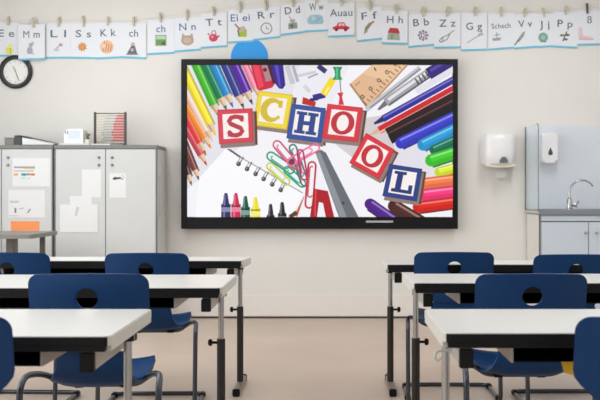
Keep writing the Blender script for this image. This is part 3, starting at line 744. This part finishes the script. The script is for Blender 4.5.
# ------------------------------------------------------------------ grey desk in front of the cabinets
r = thing('grey_desk', 'dark grey desk in front of the left cabinet', 'desk', (-2.6, 7.15, 0))
b = BM(); prism(b, rrect(-3.1, -2.16, 6.84, 7.5, .03, 4), 'z', .772, .802); obj('desk_top', b, M['desk'], r, world=True)
for x in (-2.408, -2.93):
    b = BM(); box(b, x-.03, x+.03, 7.1, 7.2, .03, .772, .006); obj('column', b, M['desk'], r, world=True)
    b = BM(); box(b, x-.035, x+.035, 6.9, 7.45, 0, .03, .006); obj('foot', b, M['desk'], r, world=True)
for x in (-2.255, -3.0):
    b = BM(); box(b, x-.018, x+.018, 7.38, 7.42, 0, .772, .004); obj('leg', b, M['cabpost'], r, world=True)

# ------------------------------------------------------------------ towel and soap dispensers
X, Z = PX(497, 168, YW)
r = thing('towel_dispenser', 'white paper towel dispenser on the wall right of the display', 'dispenser', (X, YW, Z))
b = BM(); hw, hh = .15, .285
sec = []
for k in range(13):
    a = PI*k/12; sec.append((-hw*math.copysign(abs(math.cos(a))**.45, math.cos(a)), -.2*abs(math.sin(a))**.6))
lev = [(.03, .92), (.05, .97), (.12, 1), (.24, .995), (.275, .96), (.29, .88)]
rings = []
for z, s in lev: rings.append([b.verts.new((x*s, min(0, y*s), z)) for x, y in sec])
for A, B in zip(rings, rings[1:]):
    for k in range(12): b.faces.new((A[k], A[k+1], B[k+1], B[k]))
    b.faces.new((A[12], A[0], B[0], B[12]))
b.faces.new(rings[0][::-1]); b.faces.new(rings[-1])
obj('cover', b, M['wplastic'], r, smooth=True)
b = BM(); prism(b, [(-.02, 0), (.05, 0), (.05, .02), (.03, .05), (-.0, .05), (-.02, .02)], 'y', -.19, -.205)
bmesh.ops.translate(b, verts=b.verts, vec=(.008, 0, .04)); obj('latch', b, M['lock'], r)
b = BM(); prism(b, [(-.12, .012), (-.03, -.0), (.06, .0), (.13, .012), (.14, .03), (-.13, .03)], 'y', -.03, -.17); obj('tray', b, M['cream'], r)
b = BM()
v = []
for k in range(7):
    z = .01-k*.02; h_ = .065*(1-k*.05); y = -.12+.012*math.sin(k*1.1)
    v.append([b.verts.new((-h_+.01+k*.003, y, z)), b.verts.new((.01, y-.012, z-.004)), b.verts.new((h_+.02-k*.004, y, z))])
for A, B in zip(v, v[1:]):
    for k in range(2): b.faces.new((A[k], A[k+1], B[k+1], B[k]))
bmesh.ops.solidify(b, geom=b.faces, thickness=.0015)
obj('paper_towel', b, M['paper'], r, smooth=True)

b = BM(); sp0 = 1.712
splash = thing('splash_panel', 'pale blue splash panel on the wall above the sink counter', 'panel', (2.4, YW, .96))
box(b, sp0+.001, 3.3, YW-.008, YW-.0002, .9603, 1.69, .002); obj('panel', b, M['splash'], splash, world=True)
X, Z = PX(548.5, 163, YW-.05)
r = thing('soap_dispenser', 'white soap dispenser with dark drop-shaped window above the sink', 'dispenser', (X, YW-.008, Z))
b = BM(); prism(b, rrect(-.067, .067, 0, .262, .022, 5), 'y', 0, -.1)
bmesh.ops.bevel(b, geom=[e for e in b.edges if all(v_.co.y < -.09 for v_ in e.verts)], offset=.02, segments=3, affect='EDGES')
obj('cover', b, M['wplastic'], r, smooth=True)
b = BM(); pts = [(.02*math.cos(math.radians(t)), .02*math.sin(math.radians(t))) for t in range(-200, 21, 20)]+[(0, .05)]
prism(b, pts, 'y', -.0995, -.1015); bmesh.ops.translate(b, verts=b.verts, vec=(.004, 0, .085)); obj('level_window', b, M['dgrey'], r)
b = BM(); box(b, -.03, .03, -.075, -.03, -.012, 0, .004); obj('nozzle', b, M['wplastic'], r)

# ------------------------------------------------------------------ glass screen beside the sink
YG = 7.835
r = thing('glass_screen', 'upright clear glass splash screen at the left end of the sink counter', 'glass screen', (1.703, 8.1, .95))
out = [(YG+.0, .95), (YW-.001, .95), (YW-.001, 1.676), (YG+.05, 1.676), (YG+.015, 1.662), (YG, 1.63)]
b = BM(); prism(b, out, 'x', 1.699, 1.706); obj('pane', b, M['glass'], r, world=True)
b = BM(); tube(b, [(1.7025, YG-.002, .95), (1.7025, YG-.002, 1.63), (1.7025, YG+.013, 1.664), (1.7025, YG+.05, 1.678)], .0045, 6); obj('edge_strip', b, M['glassedge'], r, world=True)
b = BM(); box(b, 1.697, 1.708, YW-.012, YW-.0015, .95, 1.68); obj('wall_channel', b, M['glassedge'], r, world=True)
b = BM(); box(b, 1.694, 1.711, YG, YW-.001, .93, .95, .002); tag(obj('bottom_rail', b, M['silver'], r, world=True), 'silver rail along the bottom of the glass')

# ------------------------------------------------------------------ sink unit
YS = 7.86
r = thing('sink_cabinet', 'pale blue grey sink cupboard under the grey counter at the right', 'cabinet', (2.4, 8.1, 0))
x0, x1 = 1.713, 3.3; HC = .96
b = BM(); box(b, x0+.017, x1, YS+.021, YW-.016, .08, HC-.042); obj('carcass', b, M['sinkdoor'], r, world=True)
b = BM(); box(b, x0, x0+.016, YS+.004, YW-.016, 0, HC-.042); tag(obj('side_panel', b, M['base'], r, world=True), 'white left side panel')
b = BM(); box(b, x0-.002, x0+.012, YS-.004, YS+.0035, 0, HC-.042); tag(obj('edge_strip', b, M['seam'], r, world=True), 'dark grey front edge strip')
b = BM(); box(b, x0+.017, x1, YS+.06, YW-.03, 0, .08); obj('plinth', b, M['seam'], r, world=True)
b = BM(); box(b, x0+.018, x1, YS, YS+.018, zz(221, YS), HC-.045, .002); obj('fascia', b, M['sinkdoor'], r, world=True)
b = BM(); box(b, x0+.017, x1, YS+.012, YS+.02, .09, HC-.045); obj('backing', b, M['seam'], r, world=True)
xs = [x0+.018, at(588.6, YS), at(588.6, YS)+.5, x1]
for k in range(3):
    b = BM(); box(b, xs[k]+(.003 if k else 0), xs[k+1]-.003, YS, YS+.0115, .1, zz(222.2, YS), .002); d = obj('door', b, M['sinkdoor'], r, world=True)
    kx = at(585, YS) if k == 0 else at(596, YS) if k == 1 else xs[2]+.05
    b = BM(); lathe(b, [(.006, 0), (.006, -.016), (.014, -.02), (.014, -.028), (.008, -.03)], (kx, YS, zz(232.6, YS)), 'y', 14); obj('knob', b, M['chrome'], d, world=True, smooth=True)
b = BM(); box(b, 1.709+.003, 3.3, YS-.02, YW-.0005, HC-.041, HC, .004)
tag(obj('worktop', b, M['counter'], origin=(2.4, 8.1, HC-.041)), 'speckled grey counter slab over the sink cupboard', 'counter')
# tap
Y = 8.12; X = at(569.5, Y)
r = thing('sink_tap', 'chrome gooseneck tap with side lever on the grey counter', 'tap', (X, Y, HC))
b = BM(); lathe(b, [(.03, 0), (.03, .006), (.024, .012), (.024, .085), (.02, .09), (.012, .1)], (0, 0, 0), 'z', 18); obj('tap_body', b, M['chrome'], r, smooth=True)
b = BM(); pts = [(0, 0, .09)]
for t in range(180, 29, -10):
    a = math.radians(t); pts.append((.105+.105*math.cos(a), -.02*(1-t/180), .145+.105*math.sin(a)))
tube(b, pts, .0085, 10); obj('spout', b, M['chrome'], r, smooth=True)
b = BM(); tube(b, rounded([(.02, -.01, .04), (.055, -.012, .05), (.075, -.014, .075)], .02), .009, 8); tube(b, [(.02, -.01, .04), (.062, -.012, .03)], .012, 10); obj('lever', b, M['chrome'], r, smooth=True)

# ------------------------------------------------------------------ student tables
TH = .72
def table(xend, side, yb, yf, L, label, hook=False, lift=0, dz=0, leg_in=.042):
    """side -1: the table lies left of the aisle end xend; +1: right of it"""
    xa, xb = (xend-L, xend) if side < 0 else (xend, xend+L)
    r = thing('student_table', label, 'table', ((xa+xb)/2, (yb+yf)/2, 0), 0, 'student tables in two columns of rows')
    o = r.location
    # slab: white top, black long edges, end edges paler, window gleam put into their grey
    b = BM(); pts = rrect(xa, xb, yf, yb, .022, 5)
    prism(b, pts, 'z', TH-.026, TH)
    b.normal_update()
    bmesh.ops.recalc_face_normals(b, faces=b.faces)
    for f in b.faces:
        n = f.normal
        f.material_index = 0 if n.z > .5 else 1 if (n.z < -.5 or abs(n.y) > .75) else 2
    bmesh.ops.bevel(b, geom=[e for e in b.edges if all(v.co.z > TH-.001 for v in e.verts)], offset=.003, segments=2, affect='EDGES', material=-1)
    obj('tabletop', b, [M['top'], M['black'], M['edge']], r, world=True)
    b = BM(); box(b, xa+.016, xb-.016, yf+.001, yf+.026, TH-.042, TH-.026, .001); box(b, xa+.016, xb-.016, yb-.026, yb-.001, TH-.042, TH-.026, .001)
    obj('long_rail', b, M['black'], r, world=True)
    for e0, e1 in ((xa+.001, xa+.0155), (xb-.0155, xb-.001)):
        b = BM(); box(b, e0, e1, yf+.02, yb-.02, TH-.042, TH-.026, .001); obj('end_rail', b, M['edge'], r, world=True)
    for e, s in ((xa, 1), (xb, -1)):
        bx0 = sorted((e+s*.05, e+s*.085))
        lx = e+s*leg_in; ym = (yb+yf)/2+.02
        b = BM(); box(b, bx0[0], bx0[1], yf+.035, yb-.035, TH-.098, TH-.0265, .002); bo = obj('side_beam', b, M['beam'], r, world=True)
        for y0 in (yf+.012, yb-.035):
            b = BM(); box(b, bx0[0]-.002, bx0[1]+.002, y0, y0+.0225, TH-.1, TH-.0485, .002); tag(obj('end_cap', b, M['black'], bo, world=True), 'black end cap')
        b = BM(); tube(b, [(lx, ym, .40), (lx, ym, TH-.0265)], .0125, 14); lg = obj('leg', b, M['chrome'], r, world=True, smooth=True)
        b = BM(); tube(b, [(lx, ym, .04), (lx, ym, .462)], .0185, 14); tag(obj('leg_sleeve', b, M['sleeve'], lg, world=True, smooth=True), 'black lower leg tube')
        b = BM(); tube(b, [(lx, ym, TH-.062), (lx, ym, TH-.027)], .02, 12); obj('collar', b, M['black'], lg, world=True, smooth=True)
        b = BM(); q = -s if side*s < 0 else -s
        lathe(b, [(.006, 0), (.006, .022), (.015, .024), (.015, .036), (.01, .04)], (0, 0, 0), 'x', 12)
        d_ = 1 if (side < 0) == (e == xb) else 1
        for v in b.verts: v.co.x = v.co.x*(-1 if side < 0 else 1)+(-.017 if side < 0 else .017)
        bmesh.ops.translate(b, verts=b.verts, vec=(lx, ym, .445)); obj('height_knob', b, M['black'], lg, world=True, smooth=True)
        b = BM(); box(b, lx-.018, lx+.018, yf+.075, yb-.06, .008, .038, .005); ft = obj('foot', b, M['foot'], r, world=True)
        for y0, y1 in ((yf+.055, yf+.077), (yb-.062, yb-.04)):
            b = BM(); box(b, lx-.02, lx+.02, y0, y1, 0, .042, .005); obj('foot_cap', b, M['black'], ft, world=True)
    # book tray: open front, grey ends
    t0, t1 = xa+.2, xb-.2; z0 = TH-.09
    b = BM(); box(b, t0, t1, yf+.05, yb-.06, z0, z0+.004); box(b, t0, t1, yb-.064, yb-.06, z0+.004, TH-.027)
    ty = obj('book_tray', b, M['black'], r, world=True)
    for x in (t0, t1):
        b = BM(); box(b, x-.003, x+.003, yf+.045, yb-.06, z0, TH-.0265); obj('tray_end', b, M['beam'], ty, world=True)
    if lift or dz:                   # top set a little off level on its adjustable legs
        for ch in r.children_recursive:
            for v in ch.data.vertices:
                if v.co.z > .5: v.co.z += dz+lift*((yb-yf)/2-v.co.y)/(yb-yf)
    if hook:
        x = xend+side*.0295; y = yf+.2
        b = BM(); tube(b, rounded([(xend+side*.05, y, TH-.08), (xend+side*.004, y, TH-.083), (xend-side*.004, y-.008, TH-.1), (xend+side*.006, y-.01, TH-.112), (xend+side*.016, y-.01, TH-.1)], .012), .004, 8)
        obj('bag_hook', b, M['edge'], r, world=True, smooth=True)
    return r
table(-.447, -1, 4.48, 3.86, 1.5, 'white student table in the middle row, left of the aisle')
table(-.477, -1, 5.62, 5.08, 1.5, 'white student table in the back row by the front wall, left of the aisle', lift=.016, dz=.006)
table(-.597, -1, 3.16, 2.56, 1.4, 'large near white student table at the lower left, closest left of the aisle', leg_in=.022)
table(.288, 1, 5.62, 5.08, 1.6, 'white student table in the back row by the front wall, right of the aisle', lift=.016, dz=-.014)
table(.329, 1, 4.48, 3.90, 1.5, 'white student table in the middle row, right of the aisle', lift=.012, dz=.004)
table(.306, 1, 3.16, 2.62, 1.4, 'large near white student table at the lower right, with a bag hook', True)

# ------------------------------------------------------------------ chairs
def back_y(z):                    # fore and aft position of the shell's back at height z (seat points to +y)
    t = (z-.53)/.29; return .055-.075*t+.01*t*t
def make_chair():
    r = thing('shell_chair', 'x', 'chair', (0, 0, 0), 0, 'blue shell chairs at the student tables')
    # backrest: a bent slab with a round grip hole
    hc = (0, .740); hr = .0365; n = 72; rings = 9
    poly = rrect(-.208, .208, .545, .822, .036, 8)
    def outline(a):
        dx, dz = math.cos(a), math.sin(a); best = None
        for i in range(len(poly)):
            p0, p1 = poly[i-1], poly[i]
            ex, ez = p1[0]-p0[0], p1[1]-p0[1]; den = dx*ez-dz*ex
            if abs(den) < 1e-9: continue
            qx, qz = p0[0]-hc[0], p0[1]-hc[1]
            t = (qx*ez-qz*ex)/den; u = (qx*dz-qz*dx)/den
            if t > 0 and -1e-6 <= u <= 1+1e-6 and (best is None or t > best): best = t
        return best
    angs = sorted({2*PI*k/n for k in range(n)} | {math.atan2(q[1]-hc[1], q[0]) % (2*PI) for q in poly})
    def shape(x, z):
        if z < .68:
            t = min(1, (.68-z)/.125); x *= 1-.45*t*t*(3-2*t)            # narrows towards the seat
        if z > .78: z += .006*(1-(x/.208)**2)                       # slightly crowned top edge
        return Vector((x, back_y(z)+.036*(x/.208)**2, z))
    bm = BM(); R = []
    for j in range(rings+1):
        u = (j/rings)**1.1; ring = []
        for a in angs:
            o = outline(a); rad = hr+(o-hr)*u
            ring.append(bm.verts.new(shape(hc[0]+rad*math.cos(a), hc[1]+rad*math.sin(a))))
        R.append(ring)
    N = len(angs)
    for A, B in zip(R, R[1:]):
        for k in range(N): bm.faces.new((A[k], A[(k+1) % N], B[(k+1) % N], B[k]))
    bmesh.ops.recalc_face_normals(bm, faces=bm.faces)
    bmesh.ops.solidify(bm, geom=bm.faces[:], thickness=.012)
    be = [e for e in bm.edges if len(e.link_faces) == 2 and e.calc_face_angle(0) > 1.0]
    bmesh.ops.bevel(bm, geom=be, offset=.0035, segments=2, affect='EDGES', clamp_overlap=True)
    obj('backrest', bm, M['blue'], r, smooth=True)
    # seat with the bend that rises into the backrest
    prof = [(back_y(.5445)+.0005, .5445, .1145), (.053, .515, .116), (.058, .47, .124), (.078, .43, .14), (.112, .408, .156), (.165, .402, .17), (.225, .407, .179), (.29, .42, .183),
            (.35, .438, .182), (.39, .447, .176), (.415, .444, .166), (.43, .434, .15)]
    bm = BM(); G = []
    K = 16
    for i, (y, z, hw) in enumerate(prof):
        row = []
        for k in range(K+1):
            s = -1+2*k/K
            f_ = min(1, i/4)
            dz = .022*f_*abs(s)**2.4 if i < 9 else .022*abs(s)**2.4*(1-(i-8)*.22)
            dy = (.036*(hw/.208)**2*s*s)*(1-f_) - (.03*s*s*(i-8)/3 if i > 8 else 0)
            row.append(bm.verts.new((s*hw, y+dy, z+dz)))
        G.append(row)
    for A, B in zip(G, G[1:]):
        for k in range(K): bm.faces.new((A[k], A[k+1], B[k+1], B[k]))
    bmesh.ops.recalc_face_normals(bm, faces=bm.faces)
    if bm.faces[K*6].normal.z > 0: bmesh.ops.reverse_faces(bm, faces=bm.faces[:])
    bmesh.ops.solidify(bm, geom=bm.faces[:], thickness=.012)
    obj('seat', bm, M['blue'], r, smooth=True)
    # one bent tube: under the seat, over the sides, down, along the floor to the front crossbar
    w = .24
    P = []
    for s in (1, -1):
        q = [(s*.06, .27, .388), (s*.13, .25, .392), (s*.2, .17, .448), (s*w, .09, .456), (s*(w+.002), .035, .42), (s*(w+.002), .0, .012), (s*.235, .44, .012)]
        P += q if s > 0 else q[::-1]
    bm = BM(); tube(bm, rounded(P, .055, 6, True), .0115, 10, True)
    obj('frame', bm, M['tube'], r, smooth=True)
    for s in (1, -1):
        for y in (.07, .385):
            bm = BM(); x = s*(w+.001 if y < .2 else .2355)
            box(bm, x-.016, x+.016, y-.025, y+.025, 0, .03, .006); tag(obj('glide', bm, M['black'], r), 'black plastic glide')
    for s in (1, -1):
        bm = BM(); box(bm, s*.085-.02, s*.085+.02, .235, .29, .38, .405, .005); obj('seat_clamp', bm, M['black'], r)
    return r
base = make_chair()
spots = [  # px centre of the backrest, depth, turn, label
 (146, 4.74, 1.0, 'blue chair in the back row, in front of the cabinet with the abacus'),
 (7, 4.78, -2, 'blue chair in the back row cut off by the left edge of the frame'),
 (87, 3.30, 1.5, 'blue chair with grip hole behind the near left table'),
 (-78, 2.32, 3, 'dark blue chair edge at the bottom left corner of the frame'),
 (454.5, 4.98, -1, 'blue chair in the back row, first to the right of the aisle'),
 (576, 4.80, 0, 'blue chair in the back row below the sink cupboard'),
 (532.5, 3.54, 0, 'blue chair with grip hole behind the near right table'),
 (664, 2.32, -2, 'blue chair edge at the bottom right corner of the frame'),
]
for i, (px, Y, a, lab) in enumerate(spots):
    loc = (at(px, Y), Y, 0)
    if i == 0:
        base.location = loc; base.rotation_euler = (0, 0, math.radians(a)); base['label'] = lab
    else: dup(base, loc, math.radians(a), lab)
for o in C.objects:                 # the chairs come in slightly different heights
    if o.name.startswith('shell_chair'):
        o.scale = (1, 1, .975 if o.location.y < 4 else .962 if o.location.x > 0 else .975)
        if 3 < o.location.y < 3.4: o.scale = (1, 1, 1)

# yellow booklet lying in the tray of the near right table, its corner drooping over the lip
r = thing('exercise_book', 'yellow booklet hanging out of the tray of the near right table', 'book', (.728, 2.625, .6365))
b = BM(); G = []
for i in range(9):
    t = i/8; s_ = t*.24; row = []
    for k in range(5):
        x = -.09+.045*k
        if s_ < .15: y, z = .17-s_, .0
        else: y, z = .02-(s_-.15)*.35, -(s_-.15)*.9*(.3+.7*(k/4))
        row.append(b.verts.new((x, y, z)))
    G.append(row)
for A, B in zip(G, G[1:]):
    for k in range(4): b.faces.new((A[k], A[k+1], B[k+1], B[k]))
bmesh.ops.solidify(b, geom=b.faces[:], thickness=.004)
obj('cover', b, M['yellow'], r, smooth=True)

# ------------------------------------------------------------------ light
w = bpy.data.worlds.new('daylight'); bpy.context.scene.world = w; w.use_nodes = True
bg = w.node_tree.nodes['Background']; bg.inputs['Color'].default_value = (.95, .97, 1, 1); bg.inputs['Strength'].default_value = .5
def area(name, loc, rot, sx, sy, power, col):
    l = bpy.data.lights.new(name, 'AREA'); l.shape = 'RECTANGLE'; l.size = sx; l.size_y = sy; l.energy = power; l.color = col
    o = bpy.data.objects.new(name, l); C.objects.link(o); o.location = loc; o.rotation_euler = rot
for y in (.55, 3.15, 5.75):
    area('window_daylight', (XL-.1, y, 1.82), (0, -PI/2, 0), 1.8, 2.2, 49, (.975, .99, 1))
for x in (-1.7, 1.7):
    for y in (1.6, 4.2, 6.6):
        area('added_ceiling_light', (x, y, ZC-.03), (0, 0, 0), .4, 1.5, 21 if x > 0 and y > 5 else 15, (.99, .99, 1))  # unseen, added for light; far right one stronger to brighten that wall

# ------------------------------------------------------------------ camera
cam = bpy.data.cameras.new('camera'); co = bpy.data.objects.new('camera', cam); C.objects.link(co)
co.location = (0, 0, EYE); co.rotation_euler = (PI/2, 0, 0)
cam.sensor_width = 36; cam.lens = F/600*36; cam.shift_x = -(CX-300)/600; cam.shift_y = -(200-CY)/600
cam.dof.use_dof = True; cam.dof.focus_distance = 4.9; cam.dof.aperture_fstop = 6.3
sc = bpy.context.scene; sc.camera = co
sc.view_settings.view_transform = 'Standard'; sc.view_settings.look = 'None'; sc.view_settings.gamma = 1
sc.view_settings.use_curve_mapping = False; sc.view_settings.exposure = 0.02
